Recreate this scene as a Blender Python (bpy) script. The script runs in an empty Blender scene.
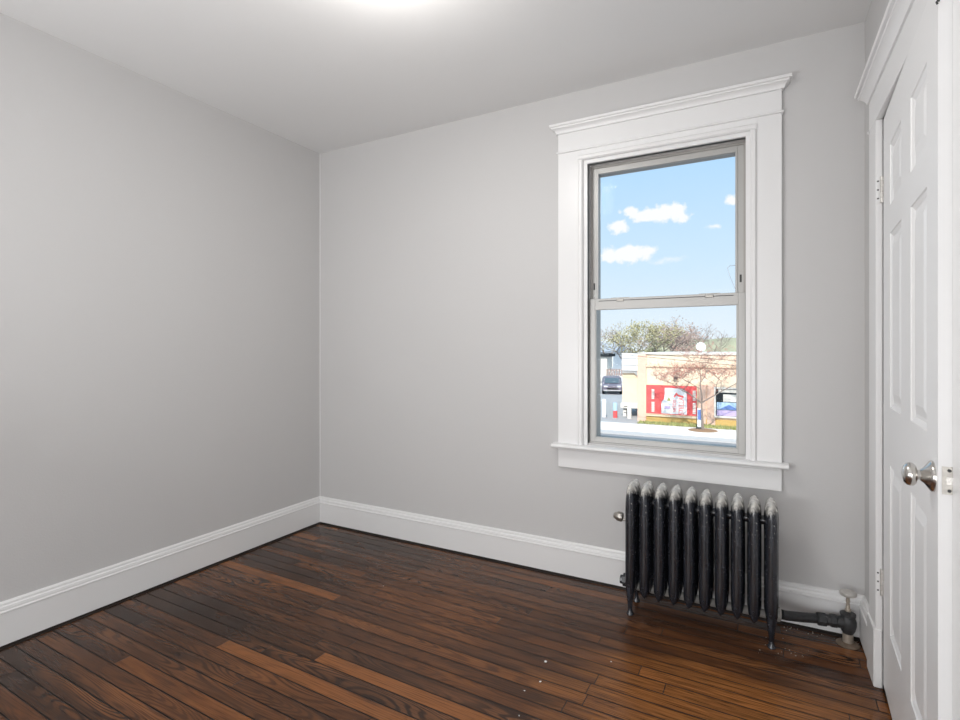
import bpy, bmesh, math, random
from mathutils import Vector, Matrix, noise as mnoise
R = math.radians
C = bpy.context.scene.collection
SC = bpy.context.scene

# ------------------------------------------------------------------ camera
cam_d = bpy.data.cameras.new('camera')
cam = bpy.data.objects.new('camera', cam_d); C.objects.link(cam)
cam_d.sensor_width = 36.0; cam_d.sensor_fit = 'HORIZONTAL'
cam_d.lens = 36.0 * 521.7 / 960.0
cam_d.shift_y = -11.0 / 960.0
cam_d.clip_start = 0.03; cam_d.clip_end = 500
cam.location = (0, 0, 1.18)
cam.rotation_euler = (R(90), 0, R(28.4))
SC.camera = cam

# ------------------------------------------------------------------ world: pale blue sky with a few clouds
def build_world():
    w = bpy.data.worlds.new('sky'); SC.world = w; w.use_nodes = True
    nt = w.node_tree; nt.nodes.clear(); N = nt.nodes; L = nt.links
    def m(op, a, b=None, c=None):
        n = N.new('ShaderNodeMath'); n.operation = op
        for i, v in enumerate((a, b, c)):
            if v is None: continue
            if isinstance(v, (int, float)): n.inputs[i].default_value = v
            else: L.new(v, n.inputs[i])
        return n.outputs[0]
    tc = N.new('ShaderNodeTexCoord'); sp = N.new('ShaderNodeSeparateXYZ')
    L.new(tc.outputs['Generated'], sp.inputs[0])
    az = m('ARCTAN2', sp.outputs[0], sp.outputs[1]); el = m('ARCSINE', sp.outputs[2])
    nz = N.new('ShaderNodeTexNoise'); nz.inputs['Scale'].default_value = 30; nz.inputs['Detail'].default_value = 5
    L.new(tc.outputs['Generated'], nz.inputs['Vector'])
    sc = N.new('ShaderNodeSeparateColor'); L.new(nz.outputs['Color'], sc.inputs[0])
    n2 = N.new('ShaderNodeTexNoise'); n2.inputs['Scale'].default_value = 75; n2.inputs['Detail'].default_value = 4
    L.new(tc.outputs['Generated'], n2.inputs['Vector']); n0 = m('SUBTRACT', n2.outputs[0], 0.5)
    az = m('ADD', az, m('MULTIPLY', m('SUBTRACT', sc.outputs[0], .5), .045))
    el = m('ADD', el, m('MULTIPLY', m('SUBTRACT', sc.outputs[1], .5), .024))
    tot = None
    for (ca, ce, ra, re, amp) in [(-.190, .238, .030, .013, 1), (-.158, .240, .038, .014, 1), (-.135, .241, .026, .018, 1), (-.214, .246, .014, .010, .8),
                             (-.225, .174, .042, .019, 1), (-.250, .170, .030, .013, 1), (-.195, .176, .024, .009, .8), (-.240, .224, .022, .010, .9),
                             (-.040, .252, .018, .010, .8), (-.077, .210, .014, .006, .4), (-.150, .160, .045, .008, .25),
                             (.35, .3, .12, .05, 1), (.6, .2, .15, .05, 1), (-.75, .25, .15, .05, 1), (-1.1, .35, .2, .07, 1), (.15, .5, .16, .06, 1)]:
        da = m('DIVIDE', m('SUBTRACT', az, ca), ra)
        de = m('DIVIDE', m('SUBTRACT', el, ce), re)
        d = m('SQRT', m('ADD', m('MULTIPLY', da, da), m('MULTIPLY', de, de)))
        v = m('SUBTRACT', 1.15, m('ADD', d, m('MULTIPLY', n0, 1.3)))
        v = m('MULTIPLY', m('MAXIMUM', v, 0.0), amp)
        tot = v if tot is None else m('MAXIMUM', tot, v)
    mr = N.new('ShaderNodeMapRange'); mr.interpolation_type = 'SMOOTHSTEP'
    mr.inputs[1].default_value = .02; mr.inputs[2].default_value = .50
    L.new(tot, mr.inputs[0])
    ramp = N.new('ShaderNodeValToRGB'); L.new(m('MULTIPLY', el, 2.0), ramp.inputs[0])
    cr = ramp.color_ramp
    cr.elements[0].position = 0.0; cr.elements[0].color = (.86, .93, 1, 1)
    cr.elements[1].position = .78; cr.elements[1].color = (.43, .70, 1, 1)
    e = cr.elements.new(.30); e.color = (.66, .84, 1, 1)
    mx = N.new('ShaderNodeMix'); mx.data_type = 'RGBA'
    L.new(mr.outputs[0], mx.inputs[0]); L.new(ramp.outputs[0], mx.inputs[6]); mx.inputs[7].default_value = (1.0, 1.0, 1.0, 1)
    bg = N.new('ShaderNodeBackground'); bg.inputs[1].default_value = SKY
    out = N.new('ShaderNodeOutputWorld')
    L.new(mx.outputs[2], bg.inputs[0]); L.new(bg.outputs[0], out.inputs[0])
SKY = 1.05
build_world()

# sun on the street side, from behind the house
sd = bpy.data.lights.new('sun', 'SUN'); sd.energy = 4.6; sd.angle = R(.6); sd.color = (1, .95, .87)
sun = bpy.data.objects.new('sun', sd); C.objects.link(sun)
sun.rotation_euler = (R(48), 0, R(9))
# added fill panel in front of the solid wall behind the camera
ad = bpy.data.lights.new('rear_fill', 'AREA'); ad.shape = 'RECTANGLE'; ad.size = 2.6; ad.size_y = 2.1
ad.energy = 46; ad.color = (.98, .99, 1)
al = bpy.data.objects.new('rear_fill', ad); C.objects.link(al)
al.location = (-1.3, -2.52, .95); al.rotation_euler = (R(84), 0, 0)
# added low fill panel at the right wall, brightens the left wall
hd = bpy.data.lights.new('side_fill', 'AREA'); hd.shape = 'RECTANGLE'; hd.size = 1.1; hd.size_y = 1.2
hd.energy = 40.0; hd.color = (.98, .99, 1)
hl = bpy.data.objects.new('side_fill', hd); C.objects.link(hl)
hl.location = (.32, -1.3, .66); hl.rotation_euler = (R(88), 0, R(58))
# added fill panel aimed upward, out of view, brightens the ceiling
fd = bpy.data.lights.new('ceiling_fill', 'AREA'); fd.size = .7; fd.energy = 24; fd.color = (.98, .99, 1)
fl = bpy.data.objects.new('ceiling_fill', fd); C.objects.link(fl)
fl.location = (-1.55, -.25, .85); fl.rotation_euler = (R(142), 0, R(-42))
DOME_W = 8.5; DOME_DOWN = 7.5      # ceiling lamp, watts

vs = SC.view_settings
vs.view_transform = 'Standard'; vs.look = 'None'; vs.gamma = 1.0; vs.exposure = 0.0; vs.use_curve_mapping = False
SC.cycles.max_bounces = 12; SC.cycles.diffuse_bounces = 8; SC.cycles.transparent_max_bounces = 12

# ------------------------------------------------------------------ materials
class NT:
    def __init__(s, name):
        s.m = bpy.data.materials.new(name); s.m.use_nodes = True
        s.t = s.m.node_tree; s.N = s.t.nodes; s.L = s.t.links
        s.b = s.N['Principled BSDF']; s.out = s.N['Material Output']
        s._tc = None
    @property
    def obj(s):
        if not s._tc: s._tc = s.N.new('ShaderNodeTexCoord')
        return s._tc.outputs['Object']
    def set(s, inp, v):
        if hasattr(v, 'is_output'): s.L.new(v, inp)
        else: inp.default_value = v
    def math(s, op, a, b=None, c=None, clamp=False):
        n = s.N.new('ShaderNodeMath'); n.operation = op; n.use_clamp = clamp
        for i, v in enumerate((a, b, c)):
            if v is not None: s.set(n.inputs[i], v)
        return n.outputs[0]
    def mapping(s, vec, scale=(1, 1, 1), rot=(0, 0, 0), loc=(0, 0, 0)):
        n = s.N.new('ShaderNodeMapping'); s.L.new(vec, n.inputs[0])
        n.inputs['Scale'].default_value = scale; n.inputs['Rotation'].default_value = rot; n.inputs['Location'].default_value = loc
        return n.outputs[0]
    def noise(s, vec, scale=5, detail=3, rough=.5, dist=0):
        n = s.N.new('ShaderNodeTexNoise'); s.L.new(vec, n.inputs['Vector'])
        n.inputs['Scale'].default_value = scale; n.inputs['Detail'].default_value = detail
        n.inputs['Roughness'].default_value = rough; n.inputs['Distortion'].default_value = dist
        return n.outputs[0]
    def ramp(s, fac, stops, interp='LINEAR'):
        n = s.N.new('ShaderNodeValToRGB'); s.set(n.inputs[0], fac); cr = n.color_ramp; cr.interpolation = interp
        while len(cr.elements) < len(stops): cr.elements.new(.5)
        for e, (p, c) in zip(cr.elements, stops):
            e.position = p; e.color = (c, c, c, 1) if isinstance(c, (int, float)) else tuple(c) + (1,)
        return n.outputs[0]
    def mix(s, f, a, b, mode='MIX'):
        n = s.N.new('ShaderNodeMix'); n.data_type = 'RGBA'; n.blend_type = mode
        s.set(n.inputs[0], f)
        for i, v in ((6, a), (7, b)):
            s.set(n.inputs[i], v if hasattr(v, 'is_output') else tuple(v) + (1,))
        return n.outputs[2]
    def bump(s, h, strength=.2, dist=.002):
        n = s.N.new('ShaderNodeBump'); s.L.new(h, n.inputs['Height'])
        n.inputs['Strength'].default_value = strength; n.inputs['Distance'].default_value = dist
        s.L.new(n.outputs[0], s.b.inputs['Normal'])
    def p(s, col=None, rough=None, metal=None, spec=None, coat=None):
        for k, v in (('Base Color', col), ('Roughness', rough), ('Metallic', metal), ('Specular IOR Level', spec), ('Coat Weight', coat)):
            if v is None: continue
            if k == 'Base Color' and not hasattr(v, 'is_output'): v = tuple(v) + (1,)
            s.set(s.b.inputs[k], v)
        return s

def plain(name, col, rough=.6, metal=0.0, var=.06, scale=8, bump=0, bscale=60, bd=.001):
    t = NT(name)
    n = t.noise(t.obj, scale, 4)
    a = tuple(max(0, c * (1 - var)) for c in col); b = tuple(min(1, c * (1 + var)) for c in col)
    t.p(t.mix(n, a, b), rough, metal)
    if bump: t.bump(t.noise(t.obj, bscale, 3), bump, bd)
    return t.m

def wall_paint(name, col):
    t = NT(name)
    n = t.noise(t.obj, 1.3, 2)
    t.p(t.mix(n, tuple(c * .985 for c in col), tuple(min(1, c * 1.015) for c in col)), .62, spec=.3)
    h = t.math('ADD', t.math('MULTIPLY', t.noise(t.obj, 1.6, 3), 6.0), t.math('MULTIPLY', t.noise(t.obj, 160, 2), .25))
    t.bump(h, .35, .004)
    return t.m
M = {}
M['wall'] = wall_paint('wall_grey_paint', (.565, .560, .558))
M['ceiling'] = wall_paint('ceiling_paint', (.74, .74, .738))
M['trim'] = plain('white_gloss_trim', (.77, .77, .77), .32, 0, .01, 3, .08, 40, .001)
M['trim2'] = plain('white_door_paint', (.80, .80, .80), .36, 0, .01, 3, .06, 60, .001)
M['alu'] = plain('window_aluminium', (.47, .465, .45), .42, .25, .04, 6)
M['alu_dark'] = plain('window_track', (.40, .385, .365), .5, .2, .08, 10)
M['slot'] = plain('dark_slot', (.05, .05, .05), .6)
M['chrome'] = plain('satin_nickel', (.62, .60, .57), .20, 1.0, .05, 30)
M['steel'] = plain('worn_latch_steel', (.42, .40, .37), .35, .9, .35, 120)
M['gap'] = plain('dark_gap_shade_stain', (.018, .012, .009), .7)
M['chip'] = plain('paint_flake_white', (.85, .85, .83), .6)
M['crumb'] = plain('plaster_crumbs', (.46, .40, .33), .9, 0, .4, 200)
M['lampglass'] = None

def glass_mat():
    t = NT('window_glass'); t.N.remove(t.b)
    tr = t.N.new('ShaderNodeBsdfTransparent'); tr.inputs[0].default_value = (.97, .98, .98, 1)
    gl = t.N.new('ShaderNodeBsdfGlossy'); gl.inputs['Roughness'].default_value = .02
    fr = t.N.new('ShaderNodeFresnel'); fr.inputs[0].default_value = 1.075
    mx = t.N.new('ShaderNodeMixShader')
    t.L.new(fr.outputs[0], mx.inputs[0]); t.L.new(tr.outputs[0], mx.inputs[1]); t.L.new(gl.outputs[0], mx.inputs[2])
    t.L.new(mx.outputs[0], t.out.inputs[0]); return t.m
M['glass'] = glass_mat()

def floor_mat():
    t = NT('dark_stained_strip_floor')
    v = t.mapping(t.obj, rot=(0, 0, R(.75)))
    sp = t.N.new('ShaderNodeSeparateXYZ'); t.L.new(v, sp.inputs[0])
    u, w = sp.outputs[0], sp.outputs[1]
    W = .0635
    r = t.math('DIVIDE', t.math('ADD', w, 10.012), W); row = t.math('FLOOR', r); fv = t.math('FRACT', r)
    wn = t.N.new('ShaderNodeTexWhiteNoise'); wn.noise_dimensions = '1D'; t.L.new(row, wn.inputs['W'])
    u2 = t.math('ADD', t.math('DIVIDE', u, 1.25), t.math('MULTIPLY', wn.outputs['Value'], 9.7))
    seg = t.math('FLOOR', u2); fu = t.math('FRACT', u2)
    cv = t.N.new('ShaderNodeCombineXYZ'); t.L.new(row, cv.inputs[0]); t.L.new(seg, cv.inputs[1])
    wn2 = t.N.new('ShaderNodeTexWhiteNoise'); wn2.noise_dimensions = '2D'; t.L.new(cv.outputs[0], wn2.inputs['Vector'])
    idv = wn2.outputs['Value']
    sc = t.N.new('ShaderNodeSeparateColor'); t.L.new(wn2.outputs['Color'], sc.inputs[0]); id2 = sc.outputs[1]
    # grain coordinates, shifted per board
    gv = t.N.new('ShaderNodeCombineXYZ')
    t.L.new(t.math('ADD', t.math('MULTIPLY', u, 1.0), t.math('MULTIPLY', idv, 37.0)), gv.inputs[0])
    t.L.new(t.math('ADD', w, t.math('MULTIPLY', id2, 11.0)), gv.inputs[1])
    gvo = gv.outputs[0]
    # cathedral rings: contour lines of a stretched noise
    n1 = t.noise(t.mapping(gvo, scale=(1.5, 12, 1)), 1.0, 1.0, .4)
    rings = t.math('SINE', t.math('MULTIPLY', n1, 120.0))
    rings = t.math('MULTIPLY_ADD', rings, .5, .5)
    rings = t.ramp(rings, [(.12, 0.0), (.62, 1.0)])
    fine = t.noise(t.mapping(gvo, scale=(5, 230, 1)), 1.0, 3, .6)
    blot = t.noise(t.mapping(gvo, scale=(1.7, 10, 1)), 1.0, 3, .55)
    worn = t.noise(t.mapping(gvo, scale=(.9, 7, 1)), 1.0, 2, .5)
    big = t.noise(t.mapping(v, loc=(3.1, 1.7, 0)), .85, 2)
    base = t.ramp(idv, [(0, (.034, .019, .013)), (.22, (.052, .026, .016)), (.45, (.105, .042, .018)), (.64, (.048, .023, .014)), (.82, (.150, .056, .020)), (1, (.26, .098, .032))])
    dark = t.ramp(id2, [(0, (.020, .014, .012)), (1, (.036, .019, .012))])
    light = t.ramp(id2, [(0, (.230, .092, .034)), (.5, (.31, .120, .040)), (1, (.17, .075, .036))])
    # open-pored cathedral figure where the stain is worn
    show = t.ramp(worn, [(.46, .04), (.64, .95)])
    show = t.math('MULTIPLY', show, t.ramp(id2, [(.50, .12), (.78, 1.0)]))
    fig = t.mix(rings, dark, light)
    col = t.mix(show, base, fig)
    col = t.mix(t.math('MULTIPLY', t.ramp(blot, [(.30, 1.0), (.50, 0.0)]), .80), col, dark)
    col = t.mix(t.math('MULTIPLY', t.ramp(blot, [(.54, 0.0), (.74, 1.0)]), .55), col, light)
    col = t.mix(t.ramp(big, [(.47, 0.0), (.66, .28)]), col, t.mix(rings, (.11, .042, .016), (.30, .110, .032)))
    du = t.math('DIVIDE', t.math('ADD', u, .08), .75); dv = t.math('DIVIDE', t.math('SUBTRACT', w, 1.80), .42)  # orange sheen before the radiator, painted into the board colour
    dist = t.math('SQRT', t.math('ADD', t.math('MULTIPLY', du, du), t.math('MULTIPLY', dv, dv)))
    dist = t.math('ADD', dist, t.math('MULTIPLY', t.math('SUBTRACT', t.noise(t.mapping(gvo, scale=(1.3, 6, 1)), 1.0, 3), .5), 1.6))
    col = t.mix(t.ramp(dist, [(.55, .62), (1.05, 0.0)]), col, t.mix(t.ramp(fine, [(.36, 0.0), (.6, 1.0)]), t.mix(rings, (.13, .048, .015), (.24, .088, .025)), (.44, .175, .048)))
    col = t.mix(t.ramp(fine, [(.32, .6), (.5, 0.0)]), col, (.014, .009, .007))
    e1 = t.math('MINIMUM', fv, t.math('SUBTRACT', 1.0, fv))
    e2 = t.math('MULTIPLY', t.math('MINIMUM', fu, t.math('SUBTRACT', 1.0, fu)), 1.25 / W)
    seam = t.math('MINIMUM', t.ramp(e1, [(.022, 0.0), (.055, 1.0)]), t.ramp(e2, [(.014, 0.0), (.034, 1.0)]))
    col = t.mix(seam, (.005, .0035, .003), col)
    rr = t.math('ADD', t.ramp(t.noise(v, 5, 3), [(.3, .14), (.7, .24)]), t.math('MULTIPLY', t.math('SUBTRACT', 1.0, seam), .4))
    t.p(col, rr, spec=.24)
    h = t.math('ADD', t.math('MULTIPLY', seam, .9), t.math('MULTIPLY', rings, t.math('MULTIPLY', show, .18)))
    h = t.math('ADD', h, t.math('MULTIPLY', t.noise(t.mapping(gvo, scale=(1.2, 16, 1)), 1.0, 1), .5))
    t.bump(h, .22, .0014)
    return t.m
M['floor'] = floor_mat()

def radiator_mat():
    t = NT('old_black_radiator_paint')
    sp = t.N.new('ShaderNodeSeparateXYZ'); t.L.new(t.obj, sp.inputs[0])
    n = t.noise(t.obj, 35, 5, .65)
    streak = t.noise(t.mapping(t.obj, scale=(60, 60, 7)), 1.0, 4, .6)
    col = t.mix(t.ramp(streak, [(.35, 0.0), (.75, 1.0)]), (.008, .009, .012), (.034, .038, .050))
    # dust and bare worn paint on the rounded heads
    zz = t.math('ADD', sp.outputs[2], t.math('MULTIPLY', t.math('SUBTRACT', n, .5), .11))
    col = t.mix(t.ramp(t.math('MULTIPLY', zz, 1.0), [(.528, 0.0), (.562, .95)]), col, t.mix(t.ramp(n, [(.35, 0.0), (.65, 1.0)]), (.40, .39, .37), (.66, .64, .59)))
    chips = t.ramp(t.noise(t.mapping(t.obj, scale=(1, 1, .45)), 110, 3, .7), [(.70, 0.0), (.73, 1.0)])
    col = t.mix(t.math('MULTIPLY', chips, .8), col, (.5, .49, .46))
    t.p(col, t.ramp(n, [(.3, .16), (.7, .30)]), .0, spec=.8)
    t.bump(t.noise(t.mapping(t.obj, scale=(1, 1, .3)), 60, 2), .10, .001)
    return t.m
M['rad'] = radiator_mat()
M['hub'] = plain('dusty_radiator_hub', (.36, .35, .33), .8, 0, .6, 60)
M['pipe'] = plain('black_pipe_paint', (.035, .036, .038), .5, .1, .4, 60, .3, 90, .001)
M['valve_old'] = plain('painted_over_valve_metal', (.42, .37, .31), .45, .5, .4, 90, .3, 90, .001)
M['plate'] = plain('rusty_floor_plate', (.20, .15, .11), .5, .4, .5, 70)
M['silver'] = plain('silver_painted_wheel', (.62, .60, .57), .4, .5, .2, 60)

# ------------------------------------------------------------------ mesh helpers
class MB:
    def __init__(s): s.bm = bmesh.new()
    def quad(s, *pts):
        return s.bm.faces.new([s.bm.verts.new(p) for p in pts])
    def box(s, x0, x1, y0, y1, z0, z1, bev=0, seg=1, mtx=None):
        t = bmesh.new()
        bmesh.ops.create_cube(t, size=1)
        for v in t.verts:
            v.co = Vector((x0 + (v.co.x + .5) * (x1 - x0), y0 + (v.co.y + .5) * (y1 - y0), z0 + (v.co.z + .5) * (z1 - z0)))
        if bev: bmesh.ops.bevel(t, geom=list(t.edges), offset=bev, segments=seg, affect='EDGES', profile=.5)
        s._merge(t, mtx); return s
    def _merge(s, t, mtx=None):
        mp = {}
        for v in t.verts: mp[v] = s.bm.verts.new(mtx @ v.co if mtx else v.co)
        for f in t.faces: s.bm.faces.new([mp[v] for v in f.verts])
        t.free()
    def rings(s, rings, cap0=True, cap1=True, closed=True):
        vr = [[s.bm.verts.new(p) for p in r] for r in rings]
        n = len(vr[0])
        for a, b in zip(vr, vr[1:]):
            for i in range(n if closed else n - 1):
                j = (i + 1) % n
                s.bm.faces.new((a[i], a[j], b[j], b[i]))
        if cap0: s.bm.faces.new(list(reversed(vr[0])))
        if cap1: s.bm.faces.new(vr[-1])
        return s
    def tube(s, pts, rad, n=10, cap=True):
        pts = [Vector(p) for p in pts]
        if isinstance(rad, (int, float)): rad = [rad] * len(pts)
        rs = []; up = None
        for i, p in enumerate(pts):
            d = (pts[min(i + 1, len(pts) - 1)] - pts[max(i - 1, 0)]).normalized()
            if up is None:
                up = Vector((0, 0, 1)) if abs(d.z) < .9 else Vector((1, 0, 0))
            a = d.cross(up)
            if a.length < 1e-5: a = d.orthogonal()
            a.normalize(); b = a.cross(d).normalized(); up = b
            rs.append([p + (a * math.cos(2 * math.pi * k / n) + b * math.sin(2 * math.pi * k / n)) * rad[i] for k in range(n)])
        return s.rings(rs, cap, cap)
    def lathe(s, prof, origin=(0, 0, 0), axis=(0, 0, 1), n=24):
        ax = Vector(axis).normalized(); a = ax.orthogonal().normalized(); b = ax.cross(a); o = Vector(origin)
        rs = [[o + ax * h + (a * math.cos(2 * math.pi * k / n) + b * math.sin(2 * math.pi * k / n)) * max(r, 1e-4) for k in range(n)] for r, h in prof]
        return s.rings(rs)
    def prism(s, outline, axis, d0, d1):
        """outline: 2d points; axis 'x': (y,z), 'y': (x,z), 'z': (x,y)"""
        f = {'x': lambda p, d: (d, p[0], p[1]), 'y': lambda p, d: (p[0], d, p[1]), 'z': lambda p, d: (p[0], p[1], d)}[axis]
        return s.rings([[f(p, d0) for p in outline], [f(p, d1) for p in outline]])
    def build(s, name, mat, parent=None, smooth=None, loc=None):
        bmesh.ops.remove_doubles(s.bm, verts=s.bm.verts, dist=1e-6)
        bmesh.ops.recalc_face_normals(s.bm, faces=s.bm.faces)
        me = bpy.data.meshes.new(name); s.bm.to_mesh(me); s.bm.free()
        if smooth:
            me.polygons.foreach_set('use_smooth', [True] * len(me.polygons))
            me.set_sharp_from_angle(angle=R(smooth))
        me.materials.append(mat)
        o = bpy.data.objects.new(name, me); C.objects.link(o)
        if parent: o.parent = parent
        if loc: o.location = loc
        return o
def empty(name, loc=(0, 0, 0), rz=0):
    o = bpy.data.objects.new(name, None); C.objects.link(o); o.location = loc; o.rotation_euler.z = rz
    o.empty_display_size = .1; return o
def tag(o, label=None, cat=None, group=None, kind=None):
    if label: o['label'] = label
    if cat: o['category'] = cat
    if group: o['group'] = group
    if kind: o['kind'] = kind
    return o
def struct(o, label=None, cat=None): return tag(o, label, cat, None, 'structure')

# ------------------------------------------------------------------ room shell
XL, XR, YB, YF, H = -2.652, .368, 2.611, -2.60, 2.511
T = .20
WX0, WX1, WZ0, WZ1 = -.783, -.064, .700, 2.124         # window opening
DY0, DY1, DZ1 = 1.420, 2.257, 1.979                    # door opening in the right wall

def plate_hole(mapf, u0, u1, v0, v1, hu0, hu1, hv0, hv1, d0, d1):
    """one connected wall with a rectangular hole; mapf(u, depth, v)"""
    mb = MB(); U = [u0, hu0, hu1, u1]; V = [v0, hv0, hv1, v1]
    for d in (d0, d1):
        for i in range(3):
            for j in range(3):
                if (i, j) == (1, 1) or V[j] == V[j + 1]: continue
                mb.quad(mapf(U[i], d, V[j]), mapf(U[i + 1], d, V[j]), mapf(U[i + 1], d, V[j + 1]), mapf(U[i], d, V[j + 1]))
    def side(a, b): mb.quad(mapf(a[0], d0, a[1]), mapf(b[0], d0, b[1]), mapf(b[0], d1, b[1]), mapf(a[0], d1, a[1]))
    for P in ([(u0, v0), (u1, v0), (u1, v1), (u0, v1)], [(hu0, hv0), (hu1, hv0), (hu1, hv1), (hu0, hv1)]):
        for k in range(4): side(P[k], P[(k + 1) % 4])
    return mb
mb = MB(); mb.box(XL - T, XR + T, YF - T, YB + T, -.15, 0)
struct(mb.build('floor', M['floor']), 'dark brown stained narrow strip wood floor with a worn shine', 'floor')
mb = MB(); mb.box(XL - T, XR + T, YF - T, YB + T, H, H + .15)
struct(mb.build('ceiling', M['ceiling']), 'plain off-white painted ceiling', 'ceiling')
mb = plate_hole(lambda u, d, v: (u, d, v), XL - T, XR + T, 0, H, WX0, WX1, WZ0, WZ1, YB, YB + T)
struct(mb.build('wall_back', M['wall']), 'light grey painted wall with the window', 'wall')
mb = MB(); mb.box(XL - T, XL, YF - T, YB, 0, H)
struct(mb.build('wall_left', M['wall']), 'long bare light grey painted wall on the left', 'wall')
mb = plate_hole(lambda u, d, v: (d, u, v), YF - T, YB, 0, H, DY0, DY1, .0, DZ1, XR, XR + T)
struct(mb.build('wall_right', M['wall']), 'light grey painted wall with the white panel door', 'wall')
mb = MB(); mb.box(XL, XR, YF - T, YF, 0, H)
struct(mb.build('wall_front', M['wall']), 'light grey painted wall behind the camera', 'wall')
# closet behind the door so that no daylight leaks in
mb = MB(); mb.box(XR + T + .45, XR + T + .5, DY0 - .2, DY1 + .2, 0, H)
mb.box(XR + T, XR + T + .5, DY0 - .25, DY0 - .2, 0, H); mb.box(XR + T, XR + T + .5, DY1 + .2, DY1 + .25, 0, H)
mb.box(XR + T, XR + T + .5, DY0 - .25, DY1 + .25, H, H + .05); mb.box(XR + T, XR + T + .5, DY0 - .25, DY1 + .25, -.05, 0)
struct(mb.build('wall_closet', M['wall']), 'closet walls behind the panel door', 'wall')

# baseboards: a tall flat board with a moulded cap, kept just off the floor
BASE = [(0, .011), (.021, .011), (.021, .135), (.0235, .137), (.0235, .142), (.019, .146), (.019, .152), (.017, .160), (.012, .164), (.011, .172), (.006, .178), (0, .178)]
def baseboard(name, path, label):
    """path: list of (x, y, nx, ny) stations; the profile is pushed along (nx, ny)"""
    mb = MB(); mb.rings([[(x + nx * p, y + ny * p, z) for p, z in BASE] for x, y, nx, ny in path])
    return struct(mb.build(name, M['trim']), label, 'baseboard')
baseboard('baseboard_left', [(XL, YF, 1, 0), (XL, YB, 1, -1)], 'white moulded baseboard along the left wall')
baseboard('baseboard_back', [(XL, YB, 1, -1), (XR, YB, -1, -1)], 'white moulded baseboard under the window wall')
baseboard('baseboard_right', [(XR, YB, -1, -1), (XR, 2.383, -1, 0)], 'short white baseboard between the corner and the door casing')
# dark strips paint the shade under the baseboards, plus a floor stain band
mb = MB(); mb.box(XL, XL + .019, YF, YB, 0, .0085); mb.box(XL + .001, XL + .033, YF, YB, 0, .003); struct(mb.build('trim_1', M['gap']), 'dark strip for the gap shade and floor stain at the left baseboard', 'trim')
mb = MB(); mb.box(XL + .019, XR - .019, YB - .020, YB, 0, .0085); mb.box(XL + .033, XR - .019, YB - .033, YB - .001, 0, .003); struct(mb.build('trim_2', M['gap']), 'dark strip for the gap shade and floor stain at the back baseboard', 'trim')
# fine caulk ridge in the corner
mb = MB(); mb.tube([(XL + .001, YB - .001, .18), (XL + .001, YB - .001, H)], .0035, 6); struct(mb.build('trim_3', M['ceiling'], smooth=60), 'raised caulk line in the wall corner', 'trim')

# ------------------------------------------------------------------ trim builders in wall coordinates (u along, d out of the wall, z)
def mould(mapf, u0, u1, t0, prof):
    """mitred moulding with returns over a board of thickness t0; prof: (projection, z) bottom to top"""
    mb = MB(); rs = []
    for p, z in prof:
        rs.append([mapf(u0 - p, 0, z), mapf(u0 - p, t0 + p, z), mapf(u1 + p, t0 + p, z), mapf(u1 + p, 0, z)])
    return mb.rings(rs)
back = lambda u, d, z: (u, YB - d, z)
right = lambda u, d, z: (XR - d, u, z)
def wbox(mb, mapf, u0, u1, d0, d1, z0, z1, bev=.0015):
    a = mapf(u0, d0, z0); b = mapf(u1, d1, z1)
    return mb.box(min(a[0], b[0]), max(a[0], b[0]), min(a[1], b[1]), max(a[1], b[1]), min(a[2], b[2]), max(a[2], b[2]), bev)

# ------------------------------------------------------------------ window
win = struct(empty('window_1', (0, 0, 0)), 'white cased double hung window with aluminium sashes', 'window')
CT = .021
for a, b in ((-.937, -.828), (-.022, .075)):
    wbox(MB(), back, a, b, 0, CT, .690, 2.198).build('casing', M['trim'], win)
# back-band bead round the opening
for a, b in ((-.829, -.803), (-.046, -.021)):
    mb = MB(); mb.prism([(YB, a)] and [(a, YB), (b, YB), (b, YB - CT - .004), (b - .006, YB - CT - .010), (a + .006, YB - CT - .010), (a, YB - CT - .004)], 'z', .690, 2.143)
    mb.build('bead', M['trim'], win, 40)
mb = MB(); mb.prism([(YB, 2.143), (YB - CT - .004, 2.143), (YB - CT - .010, 2.149), (YB - CT - .010, 2.163), (YB - CT - .004, 2.169), (YB, 2.169)], 'x', -.829, -.021)
mb.build('bead', M['trim'], win, 40)
wbox(MB(), back, -.829, -.021, 0, CT, 2.168, 2.1985).build('head_casing', M['trim'], win)
# inner stops
for a, b in ((-.804, -.783), (-.064, -.045)):
    wbox(MB(), back, a, b, -.020, CT - .006, .690, 2.124).build('stop', M['trim'], win)
wbox(MB(), back, -.804, -.045, -.020, CT - .006, 2.124, 2.145).build('stop', M['trim'], win)
wbox(MB(), back, -.937, .075, 0, CT, 2.203, 2.300).build('frieze_board', M['trim'], win)
mould(back, -.937, .075, CT, [(0, 2.195), (.006, 2.197), (.008, 2.201), (.006, 2.205), (0, 2.207)]).build('fillet', M['trim'], win, 40)
mould(back, -.937, .075, CT, [(0, 2.296), (.008, 2.298), (.010, 2.305), (.014, 2.313), (.022, 2.320), (.027, 2.322), (.028, 2.328), (.035, 2.330), (.036, 2.342), (0, 2.345)]).build('crown_moulding', M['trim'], win, 30)
# stool with rounded nose, apron below
mb = MB(); mb.prism([(YB + .06, .668), (YB - .052, .668), (YB - .060, .672), (YB - .063, .679), (YB - .060, .686), (YB - .052, .690), (YB + .06, .690)], 'x', -.962, .100)
mb.build('stool', M['trim'], win, 50)
wbox(MB(), back, -.937, .075, 0, .019, .567, .668).build('apron', M['trim'], win)
wbox(MB(), back, -.935, .073, .019, .028, .656, .668, .003).build('cove', M['trim'], win)
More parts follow.
